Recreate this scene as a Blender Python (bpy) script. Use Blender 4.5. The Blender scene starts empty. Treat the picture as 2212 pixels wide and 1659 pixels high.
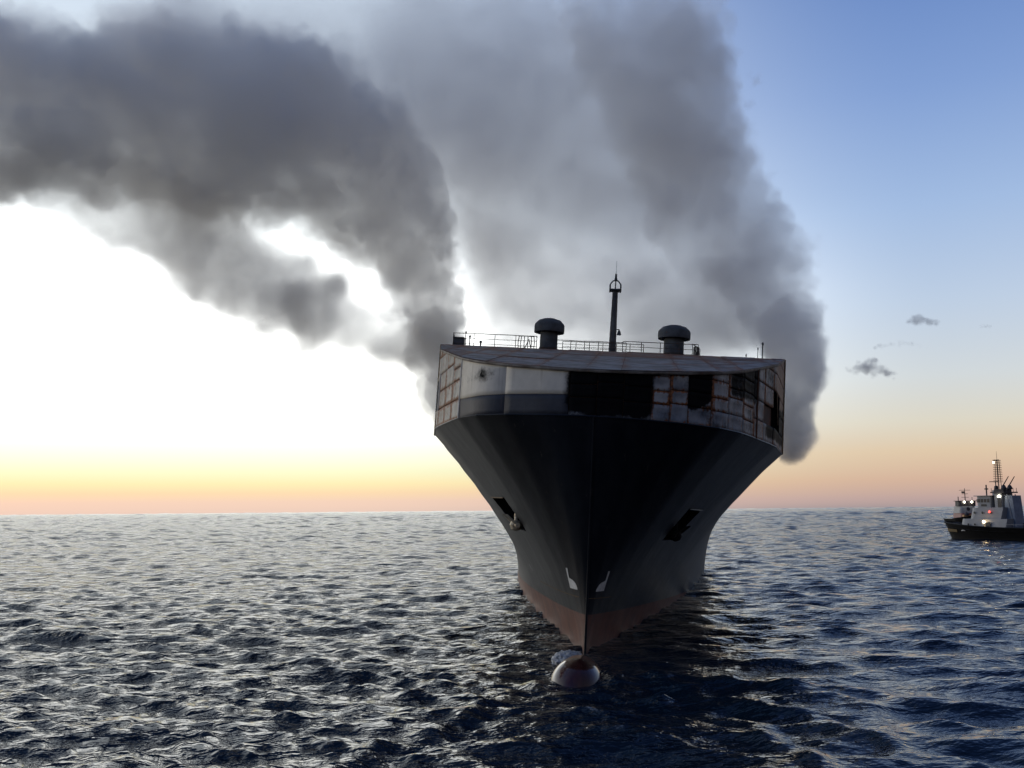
import bpy, bmesh, math, random
import numpy as np
from mathutils import Vector, Matrix

random.seed(7)
rng = np.random.default_rng(11)
SC = bpy.context.scene
COL = SC.collection
SC.render.engine = "CYCLES"
cy = SC.cycles
cy.use_denoising = True
cy.max_bounces = 12
cy.diffuse_bounces = 2
cy.glossy_bounces = 3
cy.transparent_max_bounces = 8
cy.volume_bounces = 10
cy.volume_step_rate = 2.0
cy.volume_max_steps = 320
cy.caustics_reflective = False
cy.caustics_refractive = False
cy.sample_clamp_indirect = 6.0
SC.view_settings.view_transform = "Standard"
SC.view_settings.look = "None"
SC.view_settings.exposure = 0.0
SC.view_settings.gamma = 1.0
SC.view_settings.use_curve_mapping = False

# ------------------------------------------------------------------ camera
CAM_H, PITCH, ROLL, FPX = 7.9, 0.1267, 0.0086, 2150.0      # focal length for a 2212 px wide frame
cd = bpy.data.cameras.new("camera")
cam = bpy.data.objects.new("camera", cd)
COL.objects.link(cam)
SC.camera = cam
cd.sensor_width = 36.0
cd.lens = 36.0 * FPX / 2212.0
cd.clip_start = 0.2
cd.clip_end = 60000.0
cam.matrix_world = (Matrix.Translation((0, 0, CAM_H)) @ Matrix.Rotation(math.pi / 2 + PITCH, 4, 'X')
                    @ Matrix.Rotation(-ROLL, 4, 'Z'))
CF = (math.cos(PITCH), math.sin(PITCH))


def ray(px, py):
    """world direction through a picture point (2212 x 1659 frame)"""
    xr, yr = (px - 1106) / FPX, (829.5 - py) / FPX
    c, s = math.cos(ROLL), math.sin(ROLL)
    x, y = xr * c + yr * s, -xr * s + yr * c
    return np.array([x, CF[0] - y * CF[1], CF[1] + y * CF[0]])


def W(px, py, D):
    """world point at distance D along +Y seen through the picture point"""
    d = ray(px, py)
    return np.array([0, 0, CAM_H]) + d * (D / d[1])


# ------------------------------------------------------------------ world: dusk sky
GLOW_AZ = math.radians(-48)                       # the sun went down behind the left of the picture
world = bpy.data.worlds.new("World")
SC.world = world
world.use_nodes = True
wt = world.node_tree
wn, wl = wt.nodes, wt.links
bg = wn["Background"]


def nmath(nt, op, a, b=None, clamp=False):
    n = nt.nodes.new("ShaderNodeMath")
    n.operation = op
    n.use_clamp = clamp
    for i, v in enumerate((a, b)):
        if v is None:
            continue
        if isinstance(v, (int, float)):
            n.inputs[i].default_value = v
        else:
            nt.links.new(v, n.inputs[i])
    return n.outputs[0]


def smooth(nt, v, a, b, to0=0.0, to1=1.0):
    n = nt.nodes.new("ShaderNodeMapRange")
    n.interpolation_type = "SMOOTHSTEP"
    nt.links.new(v, n.inputs[0])
    for i, x in enumerate((a, b, to0, to1)):
        n.inputs[i + 1].default_value = x
    return n.outputs[0]


def mixc(nt, f, a, b, blend="MIX"):
    n = nt.nodes.new("ShaderNodeMix")
    n.data_type = "RGBA"
    n.blend_type = blend
    n.clamp_factor = True
    for s, v in ((n.inputs[0], f), (n.inputs[6], a), (n.inputs[7], b)):
        if isinstance(v, (int, float)):
            s.default_value = v
        elif isinstance(v, tuple):
            s.default_value = (*v, 1.0) if len(v) == 3 else v
        else:
            nt.links.new(v, s)
    return n.outputs[2]


def ramp(nt, f, stops, interp="LINEAR"):
    n = nt.nodes.new("ShaderNodeValToRGB")
    r = n.color_ramp
    r.interpolation = interp
    while len(r.elements) < len(stops):
        r.elements.new(0.5)
    for e, (p, c) in zip(r.elements, stops):
        e.position = p
        e.color = (*c, 1.0)
    nt.links.new(f, n.inputs[0])
    return n.outputs[0]


tc = wn.new("ShaderNodeTexCoord")
sep = wn.new("ShaderNodeSeparateXYZ")
wl.new(tc.outputs["Generated"], sep.inputs[0])
elev = nmath(wt, "ARCSINE", sep.outputs[2])
efac = nmath(wt, "POWER", nmath(wt, "MAXIMUM", nmath(wt, "DIVIDE", elev, math.pi / 2), 0.0), 0.5)   # sqrt: detail near the horizon
az = nmath(wt, "ARCTAN2", sep.outputs[0], sep.outputs[1])
dif = nmath(wt, "SUBTRACT", az, GLOW_AZ)
dif = nmath(wt, "ABSOLUTE", nmath(wt, "ARCTAN2", nmath(wt, "SINE", dif), nmath(wt, "COSINE", dif)))   # 0..pi from the glow


def E(deg):
    return math.sqrt(max(deg, 0) / 90.0)


K = 0.4      # the ramps hold half the radiance so that the bright glow fits under 1
def C(r, g, b, k=1.0):
    f = lambda v: ((v / 255) / 12.92 if v / 255 <= 0.04045 else ((v / 255 + 0.055) / 1.055) ** 2.4)
    return tuple(f(v) * K * k for v in (r, g, b))


glow = ramp(wt, efac, [(0.0, C(232, 204, 190)), (E(0.6), C(244, 212, 190)), (E(1.1), C(252, 222, 180)), (E(1.6), C(255, 240, 186)),
                       (E(2.3), C(252, 254, 212)), (E(3.6), C(255, 255, 242, 1.1)), (E(7), C(255, 255, 248, 2.1)), (E(12), C(252, 254, 252, 2.3)),
                       (E(17), C(240, 247, 249, 1.35)), (E(24), C(212, 224, 236, 1.1)), (E(34), C(178, 196, 220)), (E(50), C(108, 140, 188)), (1.0, C(44, 68, 120))])
side = ramp(wt, efac, [(0.0, C(152, 144, 150)), (E(0.5), C(188, 163, 158)), (E(1.5), C(210, 178, 157)), (E(3.0), C(220, 198, 170)),
                       (E(4.6), C(217, 212, 197)), (E(7.0), C(207, 214, 218)), (E(11), C(187, 204, 226)), (E(16), C(160, 186, 224)),
                       (E(22), C(128, 158, 210)), (E(30), C(94, 128, 190)), (E(45), C(62, 90, 152)), (1.0, C(44, 68, 120))])
back = ramp(wt, efac, [(0.0, C(78, 74, 84)), (E(4), C(100, 92, 102)), (E(10), C(120, 114, 122)), (E(20), C(112, 116, 132)),
                       (E(40), C(82, 94, 120)), (1.0, C(44, 68, 120))])
m1 = mixc(wt, smooth(wt, dif, math.radians(36), math.radians(72)), glow, side)
m2 = mixc(wt, smooth(wt, dif, math.radians(80), math.radians(165)), m1, back)
sky = wn.new("ShaderNodeTexSky")
sky.sky_type = "NISHITA"
sky.sun_disc = False
sky.sun_elevation = math.radians(0.5)
sky.sun_rotation = GLOW_AZ
addn = wn.new("ShaderNodeVectorMath")
addn.operation = "MULTIPLY_ADD"
wl.new(sky.outputs[0], addn.inputs[0])
addn.inputs[1].default_value = (0.008, 0.008, 0.008)
wl.new(m2, addn.inputs[2])
wl.new(addn.outputs[0], bg.inputs[0])
bg.inputs[1].default_value = 1.0 / K
world.cycles.sampling_method = "MANUAL"
world.cycles.sample_map_resolution = 512

sl = bpy.data.lights.new("sun", "SUN")
sun = bpy.data.objects.new("sun", sl)
COL.objects.link(sun)
sl.energy = 0.18                                   # afterglow only: the sun itself is below the horizon
sl.angle = math.radians(14)
sl.color = (1.0, 0.80, 0.58)
_d = Vector((math.sin(GLOW_AZ - 0.3) * math.cos(0.1), math.cos(GLOW_AZ - 0.3) * math.cos(0.1), math.sin(0.1)))
sun.rotation_euler = _d.to_track_quat('Z', 'Y').to_euler()


# ------------------------------------------------------------------ helpers
def setp(o, label=None, cat=None, group=None, kind=None):
    if label: o["label"] = label
    if cat: o["category"] = cat
    if group: o["group"] = group
    if kind: o["kind"] = kind
    return o


def empty(name, loc=(0, 0, 0), rot=(0, 0, 0)):
    o = bpy.data.objects.new(name, None)
    COL.objects.link(o)
    o.location = loc
    o.rotation_euler = rot
    o.empty_display_size = 0.5
    return o


def link(name, me, mat, parent=None, smooth_=False):
    o = bpy.data.objects.new(name, me)
    COL.objects.link(o)
    if parent is not None:
        o.parent = parent
    for m in (mat if isinstance(mat, (list, tuple)) else [mat]):
        me.materials.append(m)
    if smooth_:
        me.polygons.foreach_set("use_smooth", [True] * len(me.polygons))
    return o


def from_grid(name, P, mat, parent=None, smooth_=True, skip=None, attrs=None, flip=False):
    """P: (m, n, 3) array of points -> quad sheet"""
    m, n = P.shape[:2]
    idx = np.arange(m * n).reshape(m, n)
    q = np.stack([idx[:-1, :-1], idx[1:, :-1], idx[1:, 1:], idx[:-1, 1:]], -1)
    if flip:
        q = q[..., ::-1]
    keep = np.ones((m - 1, n - 1), bool)
    if skip is not None:
        keep &= ~skip
    q = q[keep].reshape(-1, 4)
    me = bpy.data.meshes.new(name)
    me.vertices.add(m * n)
    me.vertices.foreach_set("co", P.reshape(-1).astype(np.float32))
    me.loops.add(q.size)
    me.loops.foreach_set("vertex_index", q.reshape(-1).astype(np.int32))
    me.polygons.add(len(q))
    me.polygons.foreach_set("loop_start", np.arange(0, q.size, 4, dtype=np.int32))
    me.update(calc_edges=True)
    for k, v in (attrs or {}).items():
        a = me.attributes.new(k, "FLOAT", "POINT")
        a.data.foreach_set("value", np.asarray(v, np.float32).reshape(-1))
    return link(name, me, mat, parent, smooth_)


class MB:
    """collects primitive shapes for one part"""
    def __init__(s):
        s.v, s.f = [], []

    def box(s, c, d, rot=None):
        b = len(s.v)
        for z in (-.5, .5):
            for x, y in ((-.5, -.5), (.5, -.5), (.5, .5), (-.5, .5)):
                p = Vector((x * d[0], y * d[1], z * d[2]))
                if rot is not None:
                    p = rot @ p
                s.v.append(tuple(p + Vector(c)))
        s.f += [tuple(b + i for i in q) for q in ((3, 2, 1, 0), (4, 5, 6, 7), (0, 1, 5, 4), (1, 2, 6, 5), (2, 3, 7, 6), (3, 0, 4, 7))]
        return s

    def tube(s, a, b_, r, r2=None, n=8):
        r2 = r if r2 is None else r2
        a, b_ = Vector(a), Vector(b_)
        q = (b_ - a).to_track_quat('Z', 'Y')
        o = len(s.v)
        for p, rr in ((a, r), (b_, r2)):
            for i in range(n):
                t = 2 * math.pi * i / n
                s.v.append(tuple(p + q @ Vector((rr * math.cos(t), rr * math.sin(t), 0))))
        for i in range(n):
            j = (i + 1) % n
            s.f.append((o + i, o + j, o + n + j, o + n + i))
        s.f.append(tuple(o + n - 1 - i for i in range(n)))
        s.f.append(tuple(o + n + i for i in range(n)))
        return s

    def lathe(s, c, prof, n=24, sx=1.0, sy=1.0):
        o = len(s.v)
        for r, z in prof:
            for i in range(n):
                t = 2 * math.pi * i / n
                s.v.append((c[0] + r * sx * math.cos(t), c[1] + r * sy * math.sin(t), c[2] + z))
        for k in range(len(prof) - 1):
            for i in range(n):
                j = (i + 1) % n
                s.f.append((o + k * n + i, o + k * n + j, o + (k + 1) * n + j, o + (k + 1) * n + i))
        s.f.append(tuple(o + n - 1 - i for i in range(n)))
        s.f.append(tuple(o + (len(prof) - 1) * n + i for i in range(n)))
        return s

    def prism(s, poly, axis_a, axis_b, axis_n, c, t):
        """extrude 2-D polygon"""
        A, B, N, c = map(Vector, (axis_a, axis_b, axis_n, c))
        o, n = len(s.v), len(poly)
        for k in (-.5, .5):
            for x, y in poly:
                s.v.append(tuple(c + A * x + B * y + N * (k * t)))
        s.f.append(tuple(o + n - 1 - i for i in range(n)))
        s.f.append(tuple(o + n + i for i in range(n)))
        for i in range(n):
            j = (i + 1) % n
            s.f.append((o + i, o + j, o + n + j, o + n + i))
        return s

    def build(s, name, mat, parent=None, smooth_=False, bevel=0.0):
        me = bpy.data.meshes.new(name)
        me.from_pydata(s.v, [], s.f)
        me.update()
        if smooth_:
            me.polygons.foreach_set("use_smooth", [len(p.vertices) == 4 for p in me.polygons])
            me.set_sharp_from_angle(angle=math.radians(38))
        o = link(name, me, mat, parent)
        if bevel > 0:
            b = o.modifiers.new("bevel", "BEVEL")
            b.width = bevel
            b.segments = 2
        return o


# ------------------------------------------------------------------ materials
def newmat(name):
    m = bpy.data.materials.new(name)
    m.use_nodes = True
    return m, m.node_tree, m.node_tree.nodes["Principled BSDF"]


def noise(nt, scale, detail=4.0, rough=0.55, stretch=None, coord="Object", dist=0.0):
    t = nt.nodes.new("ShaderNodeTexCoord")
    n = nt.nodes.new("ShaderNodeTexNoise")
    n.inputs["Scale"].default_value = scale
    n.inputs["Detail"].default_value = detail
    n.inputs["Roughness"].default_value = rough
    n.inputs["Distortion"].default_value = dist
    if stretch:
        mp = nt.nodes.new("ShaderNodeMapping")
        mp.inputs["Scale"].default_value = stretch
        nt.links.new(t.outputs[coord], mp.inputs[0])
        nt.links.new(mp.outputs[0], n.inputs["Vector"])
    else:
        nt.links.new(t.outputs[coord], n.inputs["Vector"])
    return n.outputs[0]


def attr(nt, name):
    a = nt.nodes.new("ShaderNodeAttribute")
    a.attribute_name = name
    return a.outputs["Fac"]


def bump(nt, b, h, dist=0.02, strength=1.0):
    n = nt.nodes.new("ShaderNodeBump")
    n.inputs["Distance"].default_value = dist
    n.inputs["Strength"].default_value = strength
    nt.links.new(h, n.inputs["Height"])
    nt.links.new(n.outputs[0], b.inputs["Normal"])


def simple_mat(name, col, rough=0.6, metal=0.0, var=0.35, rust=0.0, scale=1.2):
    m, nt, b = newmat(name)
    n1 = noise(nt, scale, 6)
    c = mixc(nt, smooth(nt, n1, 0.3, 0.75), tuple(v * (1 - var) for v in col), tuple(min(v * (1 + var), 0.85) for v in col))
    if rust > 0:
        n2 = noise(nt, scale * 2.3, 8, 0.65)
        c = mixc(nt, smooth(nt, n2, 0.72 - 0.35 * rust, 0.80 - 0.30 * rust), c, (0.16, 0.055, 0.022))
    nt.links.new(c, b.inputs["Base Color"])
    if max(col) < 0.03:
        b.inputs["Specular IOR Level"].default_value = 0.12
    b.inputs["Roughness"].default_value = rough
    b.inputs["Metallic"].default_value = metal
    bump(nt, b, noise(nt, scale * 6, 4), 0.01, 0.5)
    return m


def plating_mat(name, base, base2, rust_amt=1.0):
    """painted steel plate: attributes rust / soot drive corrosion and scorch marks"""
    m, nt, b = newmat(name)
    c = mixc(nt, smooth(nt, noise(nt, 0.9, 5), 0.3, 0.7), base, base2)
    streak = noise(nt, 1.0, 6, 0.6, (3.2, 3.2, 0.22))
    c = mixc(nt, smooth(nt, streak, 0.58, 0.78, 0, 0.5), c, (0.20, 0.15, 0.11))
    fine = noise(nt, 4.5, 8, 0.7)
    big = noise(nt, 1.1, 5, 0.6, (1, 1, 0.5))
    r = nmath(nt, "ADD", attr(nt, "rust"), nmath(nt, "MULTIPLY", nmath(nt, "SUBTRACT", fine, 0.5), 1.1))
    runs = noise(nt, 1.0, 6, 0.6, (4.5, 4.5, 0.5))
    r = nmath(nt, "ADD", r, nmath(nt, "MULTIPLY", nmath(nt, "SUBTRACT", runs, 0.5), nmath(nt, "MULTIPLY", smooth(nt, attr(nt, "rust"), 0.12, 0.4), 1.5)))
    rmask = smooth(nt, r, 0.42, 0.72)
    rustc = mixc(nt, smooth(nt, noise(nt, 7.0, 5), 0.3, 0.7), (0.08, 0.025, 0.011), (0.30, 0.11, 0.038))
    c = mixc(nt, nmath(nt, "MULTIPLY", rmask, rust_amt), c, rustc)
    s = nmath(nt, "ADD", attr(nt, "soot"), nmath(nt, "MULTIPLY", nmath(nt, "SUBTRACT", mixc(nt, 0.55, fine, big), 0.5), 1.7))
    smask = smooth(nt, s, 0.25, 0.80)
    c = mixc(nt, smask, c, (0.006, 0.006, 0.007))
    nt.links.new(c, b.inputs["Base Color"])
    rr = nmath(nt, "MULTIPLY_ADD", rmask, 0.35)
    b.inputs["Roughness"].default_value = 0.6
    nt.links.new(smooth(nt, smask, 0.1, 0.9, 0.3, 0.02), b.inputs["Specular IOR Level"])
    bump(nt, b, fine, 0.03, 0.6)
    return m


M_WHITE = plating_mat("white_plating", (0.52, 0.48, 0.41), (0.62, 0.58, 0.50))
M_GREY = plating_mat("weathered_grey_plating", (0.14, 0.145, 0.16), (0.36, 0.36, 0.36))
M_CHEEK = plating_mat("stained_pale_plating", (0.24, 0.225, 0.19), (0.42, 0.40, 0.35))
M_BLUE = plating_mat("blue_band_paint", (0.022, 0.025, 0.036), (0.036, 0.040, 0.052))
M_FADED = plating_mat("faded_blue_plating", (0.10, 0.125, 0.165), (0.26, 0.27, 0.29))
M_ROOF = plating_mat("roof_plating", (0.10, 0.078, 0.060), (0.27, 0.25, 0.23))
M_BACK = simple_mat("rusty_steel", (0.10, 0.04, 0.02), 0.85, 0, 0.5)
M_BLACK = simple_mat("shade_black_steel", (0.008, 0.008, 0.009), 0.9, 0, 0.4)  # near-black colour carries the shade inside the anchor pockets and mooring ports
M_DECK = simple_mat("deck_steel", (0.045, 0.05, 0.055), 0.75, 0, 0.3, 0.4)
M_GEAR = simple_mat("smoky_grey_paint", (0.065, 0.07, 0.075), 0.7, 0, 0.35, 0.25, 1.5)
M_RAIL = simple_mat("dark_rail_paint", (0.05, 0.04, 0.035), 0.7, 0, 0.35, 0.5, 3)
M_PALE = simple_mat("pale_trim", (0.62, 0.58, 0.50), 0.6, 0, 0.2, 0.25, 2)
M_MARK = simple_mat("white_mark_paint", (0.62, 0.62, 0.60), 0.6, 0, 0.15, 0.15, 4)
M_RUSTLINE = simple_mat("rusty_line", (0.16, 0.11, 0.06), 0.7, 0, 0.4, 0.5, 3)
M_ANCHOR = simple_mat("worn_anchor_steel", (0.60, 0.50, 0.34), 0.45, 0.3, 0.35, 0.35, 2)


def hull_mat():
    m, nt, b = newmat("dark_blue_hull_paint")
    streak = noise(nt, 1.0, 7, 0.62, (0.8, 0.5, 0.10))
    blot = noise(nt, 0.25, 6)
    c = mixc(nt, smooth(nt, streak, 0.35, 0.72), (0.0035, 0.005, 0.009), (0.012, 0.0145, 0.020))
    c = mixc(nt, smooth(nt, blot, 0.55, 0.8, 0, 0.4), c, (0.028, 0.030, 0.030))
    scr = noise(nt, 1.0, 9, 0.7, (2.5, 2.0, 0.5))
    c = mixc(nt, smooth(nt, scr, 0.62, 0.74, 0, 0.6), c, (0.10, 0.085, 0.07))
    nt.links.new(c, b.inputs["Base Color"])
    b.inputs["Roughness"].default_value = 0.42
    b.inputs["Specular IOR Level"].default_value = 0.28
    bump(nt, b, noise(nt, 0.55, 3, 0.5), 0.10, 0.5)
    return m


def boot_mat(name, gloss, dark=(0.075, 0.022, 0.015), light=(0.15, 0.055, 0.035)):
    m, nt, b = newmat(name)
    streak = noise(nt, 1.0, 7, 0.62, (1.8, 1.0, 0.3))
    c = mixc(nt, smooth(nt, streak, 0.35, 0.7), dark, light)
    scr = noise(nt, 3.0, 8, 0.7)
    c = mixc(nt, smooth(nt, scr, 0.62, 0.72, 0, 0.7), c, (0.10, 0.05, 0.03))
    nt.links.new(c, b.inputs["Base Color"])
    b.inputs["Roughness"].default_value = gloss
    bump(nt, b, noise(nt, 5, 4), 0.01, 0.4)
    return m


M_HULL = hull_mat()
M_BOOT = boot_mat("red_antifouling_paint", 0.55)
M_BULB = boot_mat("wet_red_antifouling_paint", 0.13, (0.035, 0.010, 0.008), (0.07, 0.022, 0.016))


def lamp_mat(name, col, strength):
    m, nt, b = newmat(name)
    b.inputs["Base Color"].default_value = (*col, 1)
    b.inputs["Emission Color"].default_value = (*col, 1)
    b.inputs["Emission Strength"].default_value = strength
    return m


# ------------------------------------------------------------------ the sea
def lerp(a, b, t):
    return a + (b - a) * t


def sm(x, a, b):
    t = np.clip((x - a) / (b - a), 0, 1)
    return t * t * (3 - 2 * t)


BW_ = np.array([(0, 0), (8, 1.7), (22, 4.5), (30, 6.0), (40, 7.7), (55, 9.8), (70, 11.5), (85, 12.8), (100, 13), (200, 13)], float)


def build_sea():
    r = [0.0, 3.0, 6.0, 9.0]
    while r[-1] < 24:
        r.append(r[-1] + 0.5)
    while r[-1] < 1500:
        r.append(r[-1] + max(0.09, 0.0046 * r[-1]))
    while r[-1] < 22000:
        r.append(r[-1] * 1.0052)
    while r[-1] < 40000:
        r.append(r[-1] * 1.06)
    r = np.array(r)
    half = math.radians(33)
    a_in = np.linspace(-half, half, 640)
    a_out = np.linspace(half, 2 * math.pi - half, 60)[1:]
    a = np.concatenate([a_in, a_out])
    R, A = np.meshgrid(r, a, indexing="ij")
    X, Y = R * np.sin(A), R * np.cos(A)
    Z = np.zeros_like(X)
    DX, DY = np.zeros_like(X), np.zeros_like(X)
    dr = np.gradient(r)[:, None] * np.ones_like(A)
    side = sm(X - 0.12 * (Y - 55), -6, 14)                       # 0 left of the ship (choppy), 1 on the smoother right
    rs = np.random.default_rng(5)
    nw = 160
    lam = np.exp(np.linspace(math.log(0.42), math.log(13), nw)) * rs.uniform(0.93, 1.07, nw)
    lost = np.zeros_like(X)
    for i in range(nw):
        L = lam[i]
        k = 2 * math.pi / L
        th = math.radians(196) + rs.normal() * math.radians(20 if L > 1.6 else 32) + math.radians((i % 3 - 1) * (24 if L > 1.2 else 34))     # heading: towards camera, slightly left
        kx, ky = math.sin(th) * k, math.cos(th) * k
        steep = 0.040 * (1.0 if L < 1.5 else (1.5 / L) ** 0.80)
        amp = steep * L / (2 * math.pi) * rs.uniform(0.6, 1.4)
        amp_s = np.where(L < 2.2, 1 - 0.66 * side, 1 + 0.35 * side) * amp * 1.22
        keep = sm(L / dr, 2.0, 4.5)
        # waves cannot pass unresolved azimuth spacing either
        ph = kx * X + ky * Y + rs.uniform(0, 2 * math.pi)
        c, s = np.cos(ph), np.sin(ph)
        Z += amp_s * keep * c
        q = 0.8
        DX -= q * amp_s * keep * (kx / k) * s
        DY -= q * amp_s * keep * (ky / k) * s
        lost += (amp_s * k) ** 2 * (1 - keep ** 2) / 2
    # far off the mesh carries only the longer waves, so these take over the slopes of the short ones it cannot hold
    for i in range(84):
        L = 5.0 * (90.0 ** (i / 83)) * rs.uniform(.95, 1.05)
        k = 2 * math.pi / L
        th = math.radians(200) + rs.normal() * math.radians(38)
        on = sm(R / L, 20, 40) * sm(L / dr, 1.9, 3.4)
        amp_s = on * (0.054 if L < 40 else 0.034) * L / (2 * math.pi) * rs.uniform(.7, 1.3)
        Z += amp_s * np.cos(math.sin(th) * k * X + math.cos(th) * k * Y + rs.uniform(0, 6.28))
    # wake ridges of the towing boat running out from the bulb, and the bow wave round the bulb
    def ridge(x0, y0, x1, y1, w, h, wob):
        nonlocal Z
        d = np.array([x1 - x0, y1 - y0]); Ln = np.hypot(*d); d = d / Ln
        u = (X - x0) * d[0] + (Y - y0) * d[1]
        v = -(X - x0) * d[1] + (Y - y0) * d[0]
        v = v + wob * np.sin(u * 0.55) + 0.25 * np.sin(u * 1.7 + 1)
        env = sm(u, -1.5, 2) * (1 - sm(u, Ln - 4, Ln + 2))
        Z += h * env * (np.exp(-(v / w) ** 2) - 0.55 * np.exp(-((v - 1.9 * w) / w) ** 2)) * (1 + 0.35 * np.sin(u * 2.3))
    ridge(5.5, 46.5, 11.5, 27, 0.50, 0.13, 0.35)
    ridge(6.8, 47.5, 16.5, 27, 0.50, 0.11, 0.40)
    ridge(8.5, 50, 22.5, 27, 0.70, 0.12, 0.4)
    ridge(0.4, 45.5, -8.0, 27, 0.50, 0.14, 0.35)
    ridge(-1.0, 49.5, -16.0, 30, 0.60, 0.10, 0.4)
    db = np.hypot(X - 2.9, (Y - 46.8) * 0.8)
    Z += 0.16 * np.exp(-((db - 1.9) / 0.42) ** 2) - 0.10 * np.exp(-((db - 3.0) / 0.6) ** 2)
    # foam where crests are sharp in the disturbed water ahead of the bow, plus round the bulb
    zone = np.exp(-((X - 3.2) / 6.5) ** 2 - ((Y - 39) / 9.0) ** 2)
    crest = sm(Z, 0.13, 0.24)
    lacy = 0.5 + 0.5 * np.sin(X * 3.1 + 2 * np.sin(Y * 1.3)) * np.sin(Y * 2.2 + 1.5 * np.sin(X * 1.7))
    foam = 0.62 * zone * crest * lacy
    foam = np.maximum(foam, 0.62 * np.exp(-((db - 1.7) / 0.30) ** 2) * sm(lacy, 0.2, 0.9) * sm(4.0 - X, -.6, .8))
    foam = np.maximum(foam, 0.50 * np.exp(-((np.abs(X - 3.9 - .06 * (Y - 57)) - np.interp(Y - 57, BW_[:, 0], BW_[:, 1])) / 0.35) ** 2) * (Y > 56) * sm(lacy, .3, .9))
    foam = np.maximum(foam, 0.6 * np.exp(-((X - 115) / 30) ** 2 - ((Y - 252) / 4.0) ** 2))
    P = np.stack([X + DX, Y + DY, Z], -1)
    # close the ring
    P = np.concatenate([P, P[:, :1]], 1)
    lost = np.sqrt(lost)
    lost = np.concatenate([lost, lost[:, :1]], 1)
    foam = np.concatenate([foam, foam[:, :1]], 1)
    sd = np.concatenate([side, side[:, :1]], 1)
    m, nt, b = newmat("sea_water")
    b.inputs["Roughness"].default_value = 0.06
    b.inputs["IOR"].default_value = 1.333
    foam_n = noise(nt, 5.5, 8, 0.8, coord="Object")
    fm = smooth(nt, nmath(nt, "ADD", attr(nt, "foam"), nmath(nt, "MULTIPLY", nmath(nt, "SUBTRACT", foam_n, 0.5), 0.9)), 0.48, 0.80)
    nt.links.new(mixc(nt, fm, (0.003, 0.010, 0.020), (0.55, 0.58, 0.62)), b.inputs["Base Color"])
    los = attr(nt, "lost")
    rgh = nmath(nt, "ADD", nmath(nt, "MULTIPLY", los, 0.25), 0.03, True)
    nt.links.new(nmath(nt, "MAXIMUM", rgh, nmath(nt, "MULTIPLY", fm, 0.8)), b.inputs["Roughness"])
    # ripples too fine for the mesh; where the far mesh no longer carries the waves, a larger relief stands in for them
    h1 = noise(nt, 1.9, 2.5, 0.5, (1.0, 1.9, 1.0))
    h2 = noise(nt, 0.55, 4, 0.55, (1.0, 1.8, 1.0))
    calm = nmath(nt, "SUBTRACT", 1.0, nmath(nt, "MULTIPLY", attr(nt, "lee"), 0.68))
    hh = nmath(nt, "ADD", nmath(nt, "MULTIPLY", nmath(nt, "MULTIPLY", h1, calm), 0.14),
               nmath(nt, "MULTIPLY", nmath(nt, "MULTIPLY", h2, los), 5.0))
    bump(nt, b, hh, 1.0, 1.0)
    o = from_grid("sea", P, m, None, True, attrs={"lost": lost, "foam": foam, "lee": sd}, flip=True)
    setp(o, kind="structure")
    o["label"] = "dark choppy sea reflecting the dusk sky"
    return o


build_sea()

# ------------------------------------------------------------------ the burning ship
YAW, LIST = 0.115, 0.072
SHIP = empty("cargo_ship", (3.94, 57.0, 0), (0, LIST, -YAW))
setp(SHIP, "huge dark blue cargo ship seen bow on, scorched rusty white forecastle, smoke pouring out behind", "ship")
SM = SHIP.matrix_basis.copy() if False else (Matrix.Translation((3.94, 57.0, 0)) @ Matrix.Rotation(-YAW, 4, 'Z') @ Matrix.Rotation(LIST, 4, 'Y'))
SMI = np.array(SM.inverted())


def loc(px, py, s):
    """point of the ship's plane `s metres aft of the stem` seen through the picture point, in ship coordinates"""
    o = SMI @ np.array([0, 0, CAM_H, 1.0])
    d = SMI @ np.array([*ray(px, py), 0.0])
    t = (s - o[1]) / d[1]
    return (o + d * t)[:3]


BW = np.array([(0, 0), (8, 1.7), (22, 4.5), (30, 6.0), (40, 7.7), (55, 9.8), (70, 11.5), (85, 12.8), (100, 13), (200, 13)], float)
BK = np.array([(0, 0), (.12, 1.1), (.5, 2.6), (1.6, 4.9), (3.2, 6.75), (5.7, 8.2), (9.2, 9.45), (15, 11.4), (23, 13), (200, 13)], float)
ZK = 12.8


def smooth_interp(x, T, w):
    acc = 0
    for k in (-1, -.5, 0, .5, 1):
        acc = acc + np.interp(np.abs(x + k * w), T[:, 0], T[:, 1])
    b0 = sum(np.interp(abs(k * w), T[:, 0], T[:, 1]) for k in (-1, -.5, 0, .5, 1)) / 5
    return np.maximum(acc / 5 - b0 * np.exp(-x / (w + 1e-6)), 0)


def stem(z):
    return -5 * np.clip(z / ZK, 0, 1) ** 1.15


def half(u, z):
    g = np.clip(z / ZK, 0, 1) ** 1.42
    lo = smooth_interp(u, BW, 3.0)
    return lo * (1 - g) + np.interp(u, BK[:, 0], BK[:, 1]) * g


def hull_pt(u, z, sg, off=0.0):
    """point on the hull side, optionally moved out along its normal"""
    def f(u_, z_):
        return np.stack([sg * half(u_, z_), u_ + stem(z_), z_], -1)
    u, z = np.asarray(u, float), np.asarray(z, float)
    p = f(u, z)
    if off:
        du = f(u + .05, z) - p
        dz = f(u, z + .05) - p
        n = np.cross(du, dz)
        n /= np.linalg.norm(n, axis=-1, keepdims=True) + 1e-9
        n *= np.sign(n[..., :1] * sg + 1e-9)
        p = p + n * off
    return p


def boot_z(u):
    return np.maximum(2.15 - 0.035 * u, 0.35)


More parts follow.
